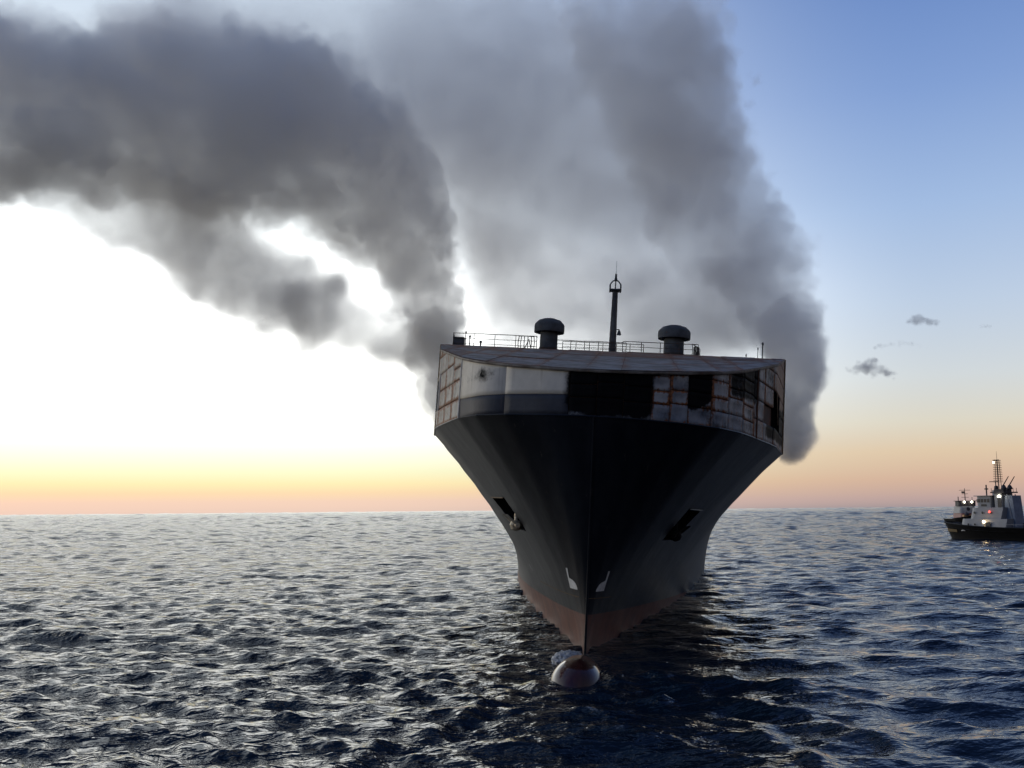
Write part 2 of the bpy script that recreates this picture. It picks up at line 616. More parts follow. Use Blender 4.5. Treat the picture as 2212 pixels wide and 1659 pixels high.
ucol = np.concatenate([np.linspace(0, 1, 13) ** 1.4 * 1.6, np.linspace(1.9, 7.6, 20)])
NSL = len(ucol)                                         # slot spans the next 6 columns
ZROW_UP = np.concatenate([np.linspace(0, 1, 60)])
for sg in (-1, 1):
    u_tail = np.concatenate([np.linspace(0.03, 1, 46) ** 1.7])
    zt = np.linspace(0, 1, 64)
    # columns: up to slot left edge, slot, beyond; edges move with height so that the slot is a slanted opening
    rows = []
    uu_base = np.concatenate([ucol / 7.6 * 1.0, 1.0 + np.linspace(0, 1, 7)[1:], 2.0 + u_tail])
    zz_top = ZK
    # rows snap to the slot's top and bottom
    zs0, zs1 = 6.35, 8.35
    zr = np.concatenate([np.linspace(0, zs0, 22), np.linspace(zs0, zs1, 12)[1:], np.linspace(zs1, zz_top, 31)[1:]])
    Z2 = np.zeros((len(zr), len(uu_base)))
    U2 = np.zeros_like(Z2)
    if sg < 0:
        eL = lambda z: 7.3 + (z - zs0) * 0.55
        eR = lambda z: 11.8 + (z - zs0) * 1.0
    else:
        eL = lambda z: 7.2 + (z - zs0) * 0.45
        eR = lambda z: 10.3 + (z - zs0) * 0.6
    for j, z in enumerate(zr):
        zc = min(max(z, 0), 12.8)
        l, r_ = eL(zc), eR(zc)
        l = max(l, 4.5); r_ = max(r_, l + 2.5)
        U2[j] = np.where(uu_base <= 1, uu_base * l, np.where(uu_base <= 2, l + (uu_base - 1) * (r_ - l), r_ + (uu_base - 2) * (150 - r_)))
        Z2[j] = z
    # bend the low rows so one of them runs along the paint line
    bz = boot_z(U2)
    jb = 6
    f = np.where(np.arange(len(zr))[:, None] <= jb, np.arange(len(zr))[:, None] / jb,
                 0)
    Zb = np.where(np.arange(len(zr))[:, None] <= jb, f * bz, 0)
    zs = zr[jb]
    upm = (zr[:, None] - zs) / (zs0 - zs)
    Zu = np.where((zr[:, None] < zs0), bz + np.clip(upm, 0, 1) * (zs0 - bz), zr[:, None])
    Z3 = np.where(np.arange(len(zr))[:, None] <= jb, Zb, Zu)
    P = hull_pt(U2, Z3, sg)
    skip = np.zeros((P.shape[0] - 1, P.shape[1] - 1), bool)
    j0 = int(np.argmin(abs(zr - zs0))); j1 = int(np.argmin(abs(zr - zs1)))
    i0 = NSL - 1; i1 = NSL - 1 + 6
    skip[j0:j1, i0:i1] = True
    up = P[jb:]
    o = from_grid("hull_side", up, M_HULL, SHIP, True, skip=skip[jb:], flip=(sg > 0))
    low = P[:jb + 1]
    below = low[:1].copy()
    below[..., 2] = -1.6
    from_grid("boot_topping", np.concatenate([below, low]), M_BOOT, SHIP, True, flip=(sg > 0))
    # recess of the anchor pocket
    ring = P[j0:j1 + 1, i0:i1 + 1]
    inn = ring.copy()
    inn[..., 0] -= sg * 1.1
    inn[..., 1] += 0.35
    edge = [ring[0], ring[:, -1], ring[-1][::-1], ring[::-1, 0]]
    edgei = [inn[0], inn[:, -1], inn[-1][::-1], inn[::-1, 0]]
    pk = MB()
    E1, E2 = np.concatenate(edge), np.concatenate(edgei)
    n = len(E1)
    pk.v = [tuple(x) for x in E1] + [tuple(x) for x in E2]
    pk.f = [(i, (i + 1) % n, n + (i + 1) % n, n + i) for i in range(n)]
    pk.f.append(tuple(range(n, 2 * n)))
    pk.build("anchor_pocket", M_BLACK, SHIP)
    # bright rolled lip above the pocket
    lp = MB()
    top = hull_pt(U2[j1, i0:i1 + 1], Z3[j1, i0:i1 + 1], sg, 0.05)
    for a_, b_ in zip(top[:-1], top[1:]):
        lp.tube(a_, b_, 0.045, n=6)
    lp.build("pocket_lip", M_RUSTLINE if sg < 0 else M_HULL, SHIP)
    # stowed anchor: crown and two flukes lying at the pocket's lower end, shank up inside
    ac = hull_pt(7.9, 6.75, sg, 0.05)
    up_dir = Vector(hull_pt(8.4, 8.2, sg) - hull_pt(7.7, 6.5, sg)).normalized()
    fw = Vector(hull_pt(9.5, 6.7, sg) - hull_pt(7.0, 6.7, sg)).normalized()
    out = Vector((sg * 0.9, -0.35, -0.2)).normalized()
    an = MB()
    cpt = Vector(ac) + fw * 0.5 + out * 0.22
    an.tube(cpt, cpt + up_dir * 0.9 - out * 0.55, 0.13, 0.10, 10)
    an.tube(cpt - fw * 0.75, cpt + fw * 0.75, 0.16, 0.16, 10)
    for s_ in (-1, 1):
        q0 = cpt + fw * (0.55 * s_)
        an.prism([(-.24, 0), (.24, 0), (.17, .55), (0, .95), (-.17, .55)], fw, (up_dir * 0.9 + out * 0.25), out, q0, 0.16)
    an.lathe(tuple(cpt), [(0.02, -0.38), (0.3, -0.28), (0.40, 0.0), (0.3, 0.24), (0.02, 0.32)], 14)
    an.build("anchor", M_ANCHOR if sg < 0 else M_BLACK, SHIP, True)  # right-hand anchor blackened: its shade is put into the colour


def strip(name, pts_uz, sg, width, mat, off=0.012, axis="z"):
    """thin raised paint line on the hull"""
    u = np.array([p[0] for p in pts_uz]); z = np.array([p[1] for p in pts_uz])
    a = hull_pt(u, z, sg, off)
    b_ = hull_pt(u, z + width, sg, off) if axis == "z" else hull_pt(u + width, z, sg, off)
    return from_grid(name, np.stack([a, b_]), mat, SHIP, True, flip=(sg > 0) ^ (axis != "z"))


for sg in (-1, 1):
    # the bulbous bow symbol: an upright stroke with a round belly at its foot
    if sg < 0:
        uL, uR = 1.75, 1.05
    else:
        uL, uR = 1.35, 0.55
    rows = []
    for z in np.linspace(3.45, 4.6, 24):
        base = uL + (0.5 if sg < 0 else 0.1) * (3.95 - z) * 0.4
        th = 0.17
        w = th
        if z < 4.02:
            k = (z - 3.45) / 0.57
            w = th + (0.95 if sg < 0 else .75) * math.sqrt(max(0, 1 - k * k))
        rows.append((base, base - w, z))
    a = hull_pt([r_[0] for r_ in rows], [r_[2] for r_ in rows], sg, 0.015)
    b_ = hull_pt([max(r_[1], 0.05) for r_ in rows], [r_[2] for r_ in rows], sg, 0.015)
    mid = hull_pt([(r_[0] + max(r_[1], 0.05)) / 2 for r_ in rows], [r_[2] for r_ in rows], sg, 0.015)
    from_grid("bulb_mark", np.stack([a, mid, b_]), M_MARK, SHIP, True)
    strip("draught_line", [(u_, 3.05 - 0.022 * u_) for u_ in np.linspace(0.05, 14 if sg < 0 else 3, 20)], sg, 0.05, M_RUSTLINE)
    # draught figures read as a row of tiny dashes running down to the stem
    for k in range(9):
        z = 3.3 - k * 0.32
        if z < 0.2:
            break
        u0 = 1.25 - k * 0.10 if sg < 0 else 1.1 - k * 0.09
        strip("draught_mark", [(u0, z), (u0 + 0.06, z)], sg, 0.09, M_RUSTLINE, 0.016)
strip("tug_mark", [(16.9, 3.72), (16.75, 3.60), (16.6, 3.45), (16.45, 3.3)], -1, 0.12, M_MARK, 0.02, "u")

# stem bar closes the two sides
sb = MB()
zz = np.linspace(-1.4, ZK, 26)
for a_, b_ in zip(zz[:-1], zz[1:]):
    sb.tube((0, float(stem(a_)) + 0.02, a_), (0, float(stem(b_)) + 0.02, b_), 0.07, n=8)
sb.build("stem_bar", M_HULL, SHIP)

# bulbous bow just breaking the surface
bb = bmesh.new()
bmesh.ops.create_icosphere(bb, subdivisions=5, radius=1.0)
for v in bb.verts:
    x, y, z = v.co
    y2 = y * 6.0 if y > 0 else y * 2.0
    t = 1.0 - 0.10 * max(y, 0)
    v.co = (x * 1.36 * t, -8.3 + y2 + 0.35 * (z if y < 0 else 0) * 0, -0.60 + z * 1.50 * t)
me = bpy.data.meshes.new("bulbous_bow")
bb.to_mesh(me); bb.free()
link("bulbous_bow", me, M_BULB, SHIP, True)


# --- forecastle walls
def s_of_t(t):
    t = np.abs(np.asarray(t, float))
    return np.interp(t, BK[:-1, 1], BK[:-1, 0]) - 5.0


def z_roof(s):
    return 15.3 + 0.2 * (np.minimum(s, 18.0) + 5.0)


def soot_field(t, v, side_s):
    """scorch pattern on the right-hand front and cheek. v: 0 at the knuckle, 1 at the roof"""
    w = 1 - v
    s = np.zeros_like(t)
    s = np.maximum(s, sm(t, -1.45, -1.38) * (1 - sm(t, 2.6, 3.3)) * (1 - 0.62 * sm(w, .74, .98)) * 1.6)
    right = 6.2 - 1.2 * sm(w, .45, .85)
    s = np.maximum(s, sm(t, 4.75, 5.05) * (1 - sm(t - right, -.1, .25)) * (1 - sm(w, .62, .80)) * 1.1)
    s = np.maximum(s, sm(t, 7.2, 7.6) * (1 - sm(t, 9.5, 9.9)) * (1 - sm(w - 0.05 * (t - 7), .30, .50)) * 0.85)
    s = np.maximum(s, sm(t, 8.1, 8.5) * (1 - sm(t, 9.6, 9.9)) * 0.42)
    s = np.maximum(s, sm(t, 2.9, 3.3) * (1 - sm(t, 4.5, 5.0)) * sm(np.abs(t - 4.0) / 1.0 + (0.12 - w) * 6, 0.8, 1.4) * (w < .14) * 1.0)
    s = np.maximum(s, sm(t, 10.0, 10.6) * sm(w, .45, .6) * (1 - sm(w, .88, 1)) * 0.9)
    s = np.maximum(s, sm(t, 2.9, 3.4) * (.24 + .20 * np.sin(t * 2.1 + v * 5)))
    # left: brown scorch spot
    s = np.maximum(s, 0.70 * np.exp(-((t + 6.7) / 0.75) ** 2 - ((w - .24) / .17) ** 2))
    return s


def rust_field(t, v):
    w = 1 - v
    r = np.zeros_like(t)
    r = np.maximum(r, sm(t, 10.9, 11.6) * (1 - sm(w, .50, .70)) * 1.0)
    r = np.maximum(r, 0.38 * sm(np.abs(t), 9.2, 9.4))
    r = np.maximum(r, 0.34 * sm(t, 5, 6))
    r = np.maximum(r, 0.40 * (1 - sm(t, -8.1, -6.6)) * (.5 + .5 * np.abs(np.sin(t * 9))))
    return r


def wall_plate(t0, t1, z0, z1, mat, seam=0.5, dent=0.04, gap=0.012, res=0.24, name="plate"):
    nt_ = max(3, int(abs(t1 - t0 + (s_of_t(t1) - s_of_t(t0)) * .8) / res) + 2)
    nz_ = max(3, int((z1 - z0) / res) + 2)
    lift = lambda a, b_, n: np.concatenate([[a], np.linspace(a + gap * 3 * np.sign(b_ - a), b_ - gap * 3 * np.sign(b_ - a), n), [b_]])
    T = lift(t0 + gap * np.sign(t1 - t0), t1 - gap * np.sign(t1 - t0), nt_)
    Zs = lift(z0 + gap, z1 - gap, nz_)
    TT, ZZ = np.meshgrid(T, Zs, indexing="ij")
    SS = s_of_t(TT)
    zr_ = z_roof(SS) - 0.10
    top_clip = ZZ > zr_
    if (z0 + 0.08 > zr_).all():
        return None
    ZZ = np.minimum(ZZ, zr_)
    V = (ZZ - ZK) / (zr_ - ZK)
    # outward normal in plan
    e = 0.02
    dt, ds = 2 * e, s_of_t(TT + e) - s_of_t(TT - e)
    nx, ny = ds, -dt * np.ones_like(ds)
    nl = np.hypot(nx, ny)
    nx, ny = nx / nl, ny / nl
    a = np.minimum((np.arange(len(T))[:, None]), (len(T) - 1 - np.arange(len(T)))[:, None])
    c = np.minimum((np.arange(len(Zs))[None]), (len(Zs) - 1 - np.arange(len(Zs)))[None])
    border = np.minimum(a, c)
    uu, vv = (TT - t0) / (t1 - t0), np.clip((ZZ - z0) / (z1 - z0), 0, 1)
    d = -dent * rng.uniform(0.5, 1.3) * 16 * uu * (1 - uu) * vv * (1 - vv)
    d = d + rng.uniform(-.012, .012) * (uu - .5)
    d = np.where(border == 0, -0.06, d)
    tilt = 0.2 / 7.0 * 0
    P = np.stack([TT + nx * d, SS + ny * d, ZZ], -1)
    seam = seam * rng.uniform(.45, 1.1)
    edge_d = np.minimum(np.minimum(np.abs(TT - t0), np.abs(t1 - TT)), np.minimum(ZZ - z0, z1 - ZZ))
    rust = np.maximum(rust_field(TT, V), seam * (1 - sm(edge_d, 0.04, 0.26)))
    return from_grid(name, P, mat, SHIP, False if dent > .03 else True, attrs={"rust": rust, "soot": soot_field(TT, V, SS)})


# smooth left half of the front: one run of large sound plates, blue band below
lt = [-8.2, -5.0, -1.4]
for a_, b_ in zip(lt[:-1], lt[1:]):
    wall_plate(a_, b_, ZK, 13.92, M_BLUE, 0.10, 0.0, 0.004, 0.3, "blue_band")
    wall_plate(a_, b_, 13.92, 17.6, M_WHITE, 0.12, 0.0, 0.004, 0.3, "white_plate")
# burnt right half of the front, plate by plate
tcol = [-1.4, 0.1, 1.5, 2.95, 3.95, 4.95, 6.25, 7.3, 8.3, 9.2]
zrow = [ZK, 13.75, 14.55, 15.3, 16.1, 16.9, 17.7]
for i, (a_, b_) in enumerate(zip(tcol[:-1], tcol[1:])):
    jit = [ZK] + [z + rng.uniform(-.13, .13) for z in zrow[1:]]
    for j, (c_, d_) in enumerate(zip(jit[:-1], jit[1:])):
        wall_plate(a_, b_, c_, d_, M_FADED if j == 0 else M_GREY, 0.85 if a_ > 2.5 else 0.1, 0.085, 0.014)
# cheeks: right and left, with the dark mooring openings left open
ccol = [9.2, 10.15, 11.1, 12.05, 13.0]
for c_, d_ in ((ZK, 14.0), (14.0, 15.2), (15.2, 16.0), (16.0, 17.6)):
    wall_plate(-8.2, -9.2, c_, d_, M_CHEEK, 0.85, 0.05, 0.014)
crow = [ZK, 14.0, 15.2, 16.4, 17.6, 18.8, 20.0]
holes = {(1, 2, 1): (14.0, 16.4), (-1, 2, 1): (13.9, 16.2), (-1, 3, 1): (13.9, 16.0)}
for sg in (-1, 1):
    for i, (a_, b_) in enumerate(zip(ccol[:-1], ccol[1:])):
        for j, (c_, d_) in enumerate(zip(crow[:-1], crow[1:])):
            if (i in (2,) or (sg < 0 and i == 3)) and j in (1, 2):
                continue
            if sg > 0 and i == 1 and j == 1:
                continue
            wall_plate(sg * a_, sg * b_, c_, d_, M_GREY if sg > 0 else M_CHEEK, 0.85 if sg > 0 else 0.90, 0.06, 0.014)


# steel behind the plates, and the recesses of the openings
def back_sheet(t0, t1, z0, z1, depth, name="backing"):
    T = np.linspace(t0, t1, 90 if abs(t1 - t0) > 5 else 10)
    TT, ZZ = np.meshgrid(T, np.linspace(z0, z1, 6), indexing="ij")
    SS = s_of_t(TT)
    ZZ = np.minimum(ZZ, z_roof(SS) - 0.12)
    e = 0.02
    ds = s_of_t(TT + e) - s_of_t(TT - e)
    nl = np.hypot(ds, 2 * e)
    return np.stack([TT - ds / nl * depth, SS + 2 * e / nl * depth, ZZ], -1)


from_grid("backing_plate", back_sheet(-9.2, 9.2, ZK, 18, 0.16), M_BACK, SHIP)
for sg in (-1, 1):
    for i, (a_, b_) in enumerate(zip(ccol[:-1], ccol[1:])):
        for (c_, d_), open_ in (((ZK, 14.0), False), ((14.0, 16.4), True), ((16.4, 20.0), False)):
            is_open = open_ and (i == 2 or (sg < 0 and i == 3))
            if not is_open:
                from_grid("backing_plate", back_sheet(sg * a_, sg * b_, c_, d_, 0.16), M_BACK, SHIP)
            else:
                R0 = back_sheet(sg * a_, sg * b_, c_, d_, 0.0)
                bx = MB()
                cs = [R0[0, 0], R0[-1, 0], R0[-1, -1], R0[0, -1]]
                inn = [p + np.array([-sg * 1.2, 0.5, 0]) for p in cs]
                bx.v = [tuple(p) for p in cs + inn]
                bx.f = [(0, 1, 5, 4), (1, 2, 6, 5), (2, 3, 7, 6), (3, 0, 4, 7), (4, 5, 6, 7)]
                bx.build("mooring_port", M_BLACK, SHIP)
                if sg < 0:                                    # pale frame round the openings
                    fr = MB()
                    for k in range(4):
                        fr.tube(cs[k], cs[(k + 1) % 4], 0.075, n=6)
                    fr.build("port_frame", M_PALE, SHIP)
                else:                                         # torn strip hanging across the opening
                    tp = MB()
                    m0 = (cs[0] + cs[1]) / 2; m1_ = (cs[2] + cs[3]) / 2
                    tp.tube(m1_, m0 + np.array([0.1, -.1, .3]), 0.05, 0.02, 6)
                    tp.build("torn_strip", M_RUSTLINE, SHIP)
# knuckle moulding between hull and forecastle
kn = MB()
tt = np.concatenate([np.linspace(-13, -9.2, 6), np.linspace(-9, 9, 40), np.linspace(9.2, 13, 6)])
kp = [(t_, float(s_of_t(t_)) + 0.02, ZK) for t_ in tt]
for a_, b_ in zip(kp[:-1], kp[1:]):
    kn.tube(a_, b_, 0.055, n=6)
kn.build("knuckle_moulding", M_HULL, SHIP)
# corner bars where the cheeks meet the front
for sg in (-1, 1):
    tb_ = 8.2 if sg < 0 else 9.45
    sb_ = float(s_of_t(tb_))
    MB().tube((sg * tb_, sb_, ZK), (sg * tb_, sb_, float(z_roof(sb_)) - .1), 0.06, n=8).build("corner_bar", M_PALE if sg < 0 else M_BACK, SHIP)
    MB().tube((sg * 13, 18.0, ZK), (sg * 13, 18.0, 19.85), 0.09, n=8).build("corner_bar", M_RUSTLINE, SHIP)

# --- sloping whaleback roof, plate by plate
rc = [-13.0, -11.0, -8.6, -6.3, -3.1, -0.6, 1.3, 4.4, 6.6, 8.2, 10.8, 11.9, 13.0]
for a_, b_ in zip(rc[:-1], rc[1:]):
    for j in range(3):
        f0, f1 = j / 3, (j + 1) / 3
        T = np.linspace(a_ + .012, b_ - .012, 7)
        F = np.linspace(f0 + .004, f1 - .004, 7)
        TT, FF = np.meshgrid(T, F, indexing="ij")
        S0 = s_of_t(TT) - 0.16
        SS = S0 + (18.0 - S0) * FF
        uu, vv = (TT - a_) / (b_ - a_), (FF - f0) * 3
        zz_ = z_roof(SS) + 0.02 * j * 0 - 0.035 * rng.uniform(.2, 1.4) * 16 * uu * (1 - uu) * vv * (1 - vv) + rng.uniform(-.01, .02)
        ed = np.minimum(np.minimum(uu, 1 - uu) * (b_ - a_), np.minimum(vv, 1 - vv) * (18 - S0) / 3)
        rust = 0.16 + 0.35 * (1 - sm(ed, 0.0, 0.45)) + 0.36 * rng.uniform(0, 1) + 0.24 * (j == 2) + 0.12 * np.sin(SS * .9 + TT * .6 + 1.5)
        from_grid("roof_plate", np.stack([TT, SS, zz_], -1), M_ROOF, SHIP, True, attrs={"rust": rust, "soot": 0 * TT + 0.12}, flip=True)
# lip under the roof edge
tt = np.concatenate([np.linspace(-13, -9.2, 8), np.linspace(-9, 9, 44), np.linspace(9.2, 13, 8)])
ss = s_of_t(tt)
lipP = np.stack([np.stack([tt, ss - 0.16, z_roof(ss - .16) - 0.02], -1), np.stack([tt, ss - 0.16, z_roof(ss - .16) - 0.16], -1),
                 np.stack([tt, ss + 0.3, z_roof(ss) - 0.16], -1)])
from_grid("roof_lip", lipP, M_ROOF, SHIP, False, attrs={"rust": 0.3 + 0 * lipP[..., 0], "soot": 0 * lipP[..., 0]})
under = np.stack([np.stack([tt, ss, z_roof(ss) - 0.13], -1), np.stack([tt, 0 * ss + 18.0, 0 * ss + 19.77], -1)])
from_grid("roof_underside", under, M_BACK, SHIP, False)

# --- ship aft of the shoulders
sd = MB()
for sg in (-1, 1):
    sp = from_grid("side_plating", np.array([[(sg * 13, 18, ZK), (sg * 13, 18, 19.85)], [(sg * 13, 60, ZK), (sg * 13, 60, 19.85)],
                                            [(sg * 13, 145, ZK), (sg * 13, 145, 19.85)]], float), M_GREY, SHIP, False,
                   attrs={"rust": np.full(6, .35), "soot": np.full(6, .4)})
MB().box((0, 81.5, 19.80), (25.98, 127, 0.12)).build("weather_deck", M_DECK, SHIP)
MB().box((0, 145, 9), (25.6, 0.2, 21.5)).build("transom", M_HULL, SHIP)


# --- deck fittings
def zdeck():
    return 19.86


def ventilator(pxc, s, wcap, wtrunk, ytop, ymid):
    base = loc(pxc, 757, s)
    t_ = base[0]
    top = loc(pxc, ytop, s)[2]
    mid = loc(pxc, ymid, s)[2]
    e = empty("ventilator"); e.parent = SHIP; e.location = (t_, s, zdeck())
    h, hm = top - zdeck(), mid - zdeck()
    rt, rc_ = wtrunk / 2, wcap / 2
    MB().lathe((0, 0, 0), [(rt * 1.08, 0), (rt * 1.08, .12), (rt, .14), (rt, hm + .3)], 28).build("trunk", M_GEAR, e, True)
    MB().lathe((0, 0, 0), [(rt, hm + .08), (rc_, hm), (rc_ * 1.01, hm + .05), (rc_ * 1.01, hm + (h - hm) * .50), (rc_ * .97, hm + (h - hm) * .60),
                           (rc_ * .75, hm + (h - hm) * .84), (rc_ * .4, hm + (h - hm) * .97), (0.02, h)], 28).build("cap", M_GEAR, e, True)
    b_ = MB()
    for k in range(2):
        b_.lathe((0, 0, .5 + k * .07), [(rt * 1.07, 0), (rt * 1.07, .05)], 24)
    b_.build("collar", M_RAIL, e)
    return e


vs = 21.5
kx = (57 + vs) / FPX
ventilator(1184, vs, 66 * kx, 39 * kx, 688, 719)
ventilator(1455, vs, 69 * kx, 43 * kx, 703, 733)

# foremast
ms = 26.0
mk = (57 + ms) / FPX
mb = loc(1322, 765, ms)
e = empty("mast"); e.parent = SHIP; e.location = (mb[0], ms, zdeck())
Hm = loc(1328, 628, ms)[2] - zdeck()
MB().tube((0, 0, 0), (0, 0, Hm), 8.5 * mk, 6 * mk, 16).build("pole", M_GEAR, e, True)
lp = MB()
w = 11.5 * mk
lp.box((0, 0, Hm + .02), (2 * w, 1.0, .10))
for sx in (-1, 1):
    lp.tube((sx * w, 0, Hm - .15), (sx * w * 1.0, 0, Hm + .55), .07, n=6)
    lp.tube((sx * w, 0, Hm + .55), (sx * w * .45, 0, Hm + .86), .06, n=6)
lp.tube((-w * .45, 0, Hm + .86), (w * .45, 0, Hm + .86), .06, n=6)
lp.tube((0, 0, Hm), (0, 0, Hm + .86), .05, n=6)
lp.build("lantern_cage", M_GEAR, e)
MB().tube((0, 0, Hm + .86), (0, 0, Hm + 1.45), .13, .08, 8).tube((0, 0, Hm + 1.45), (0, 0, Hm + 2.6), .02, .01, 5).build("masthead_lamp", M_GEAR, e)
zb = loc(1333, 718, ms)[2] - zdeck()
MB().tube((0, 0, zb + .2), (.52, 0, zb + .25), .04, n=6).lathe((.5, 0, zb - .22), [(.2, 0), (.17, .1), (.12, .3), (.05, .42)], 12).build("bell", M_GEAR, e, True)
ladder = MB()
for k in range(14):
    ladder.box((0, -.36, .4 + k * Hm / 15), (.34, .03, .03))
for sx in (-1, 1):
    ladder.tube((sx * .17, -.36, .2), (sx * .17, -.33, Hm - .3), .02, n=5)
ladder.build("ladder", M_RAIL, e)


def railing(px0, px1, s, h, nposts, bars=3, s1=None, sag=0.0):
    """guard rail across the deck between two picture columns: posts and rails are sub-parts"""
    s1 = s if s1 is None else s1
    t0, t1 = loc(px0, 750, s)[0], loc(px1, 760, s1)[0]
    e = empty("railing"); e.parent = SHIP; e.location = (t0, s, zdeck())
    L = Vector((t1 - t0, s1 - s, 0))
    for k in range(nposts):
        p = L * (k / (nposts - 1))
        MB().tube(p, p + Vector((0, 0, h + rng.uniform(-.03, .03))), .028, n=6).build("post", M_RAIL, e)
    for j in range(bars):
        z = h * (j + 1) / bars
        m = MB()
        n = 6
        pts = [L * (q / n) + Vector((0, 0, z - sag * 4 * (q / n) * (1 - q / n) + rng.uniform(-.015, .015))) for q in range(n + 1)]
        for a_, b_ in zip(pts[:-1], pts[1:]):
            m.tube(a_, b_, .022 if j < bars - 1 else .032, n=6)
        m.build("rail", M_RAIL, e)
    return e


railing(978, 1158, 19.5, 1.22, 5, 3)
railing(1203, 1352, 20.6, 1.18, 6, 4)
railing(1215, 1390, 24.5, 1.75, 7, 4)
railing(1345, 1508, 20.2, 1.22, 5, 3)
railing(978, 984, 19.5, 1.22, 2, 3, 27.0)
railing(1496, 1512, 20.2, 1.25, 4, 3, 22.5)


def ladder_hoops(pxc, s, w, h):
    """curved guard at the head of a ladder"""
    t_ = loc(pxc, 750, s)[0]
    e = empty("ladder_guard"); e.parent = SHIP; e.location = (t_, s, zdeck())
    for k in range(6):
        a = -.9 + 1.8 * k / 5
        x = math.sin(a) * w
        m = MB()
        m.tube((x, -math.cos(a) * .4, 0), (x * 1.06, -math.cos(a) * .5, h * .6), .035, n=6)
        m.tube((x * 1.06, -math.cos(a) * .5, h * .6), (x * .95, -math.cos(a) * .4, h), .035, n=6)
        m.build("hoop_bar", M_RAIL, e)
    m = MB()
    for a_, b_ in zip(range(5), range(1, 6)):
        for zf in (.35, .97):
            A_, B_ = [(math.sin(-.9 + 1.8 * q / 5) * w, -math.cos(-.9 + 1.8 * q / 5) * .44, h * zf) for q in (a_, b_)]
            m.tube(A_, B_, .03, n=6)
    m.tube((-w * .3, -.3, 0), (w * .2, -.3, h * .7), .04, n=6).tube((w * .6, -.3, 0), (w * .25, -.3, h * .8), .04, n=6)
    m.build("hoop", M_RAIL, e)


ladder_hoops(1137, 20.2, 0.78, 1.28)
ladder_hoops(1504, 21.5, 0.25, 1.2)

for pxc, s, h, w in ((1004, 19.2, 1.25, .07), (1013, 19.3, .95, .09), (1037, 19.3, .55, .12), (1637, 19.5, 1.0, .05), (1647, 19.2, 1.35, .09),
                     (1612, 19.8, .5, .05), (1288, 24, .75, .05), (1307, 24, .5, .05)):
    t_ = loc(pxc, 760, s)[0]
    m = MB().tube((t_, s, zdeck()), (t_, s, zdeck() + h), w * .5, n=8)
    m.lathe((t_, s, zdeck() + h), [(w * .6, -.12), (w * 1.0, -.05), (w * .9, .06), (.01, .12)], 10)
    m.build("pipe_vent", M_GEAR, SHIP, True)
t_ = loc(990, 735, 19.6)[0]
MB().box((t_, 19.9, zdeck() + .43), (.85, .7, .86)).box((t_, 19.9, zdeck() + .89), (.93, .78, .06)).build("deck_locker", M_GEAR, SHIP, bevel=.02)
t_ = loc(1345, 762, 24)[0]
MB().box((t_ - .1, 24, zdeck() + .12), (1.6, .5, .05)).box((t_, 24, zdeck() + .06), (.9, .4, .12)).build("hatch_cover", M_PALE, SHIP)


# ------------------------------------------------------------------ foam heap between stem and bulb
def foam_heap():
    bm = bmesh.new()
    bmesh.ops.create_icosphere(bm, subdivisions=5, radius=1.0)
    from mathutils import noise as mn
    for v in bm.verts:
        n = mn.fractal(v.co * 3.4, 0.7, 2.1, 7)
        v.co *= 1 + 0.17 * n + 0.10 * mn.noise(v.co * 11)
        v.co.x *= 0.80; v.co.y *= 1.5; v.co.z *= 0.44
        v.co.x -= 0.30 * v.co.y * -0.3
    me = bpy.data.meshes.new("bow_foam")
    bm.to_mesh(me); bm.free()
    m, nt, b = newmat("white_foam")
    nt.links.new(mixc(nt, smooth(nt, noise(nt, 5, 6), .35, .65), (.16, .18, .19), (.46, .46, .47)), b.inputs["Base Color"])
    b.inputs["Roughness"].default_value = .55
    bump(nt, b, noise(nt, 9, 5), .06, 1)
    o = link("bow_foam", me, m, None, True)
    p = W(1226, 1418, 53.6)
    o.location = (p[0], p[1], 0.12)
    setp(o, "white foam welling up between the stem and the red bulbous bow", "foam", kind="stuff")


foam_heap()


# ------------------------------------------------------------------ two tugs on the right
T_BLACK = simple_mat("black_tug_hull", (0.005, 0.005, 0.006), 0.6, 0, .3, .12)
T_WHITE = simple_mat("white_tug_paint", (0.22, 0.225, 0.24), 0.5, 0, .12, .05, .5)
T_GLASS = simple_mat("dark_window_glass", (0.015, 0.02, 0.03), 0.1, 0, .1)
T_RED = simple_mat("dark_red_paint", (0.16, 0.03, 0.035), 0.5, 0, .2)
T_ORANGE = simple_mat("ochre_paint", (0.42, 0.22, 0.08), 0.6, 0, .2)
T_DARK = simple_mat("dark_mast_paint", (0.03, 0.025, 0.03), 0.6, 0, .3)
T_GREY = simple_mat("blue_grey_tug_paint", (0.16, 0.19, 0.25), 0.6, 0, .2)
L_WARM = lamp_mat("warm_deck_lamp", (1.0, 0.72, 0.38), 26)
L_WHITE = lamp_mat("white_floodlight", (1.0, 0.93, 0.72), 16)
L_RED = lamp_mat("red_side_light", (1.0, 0.07, 0.05), 5)


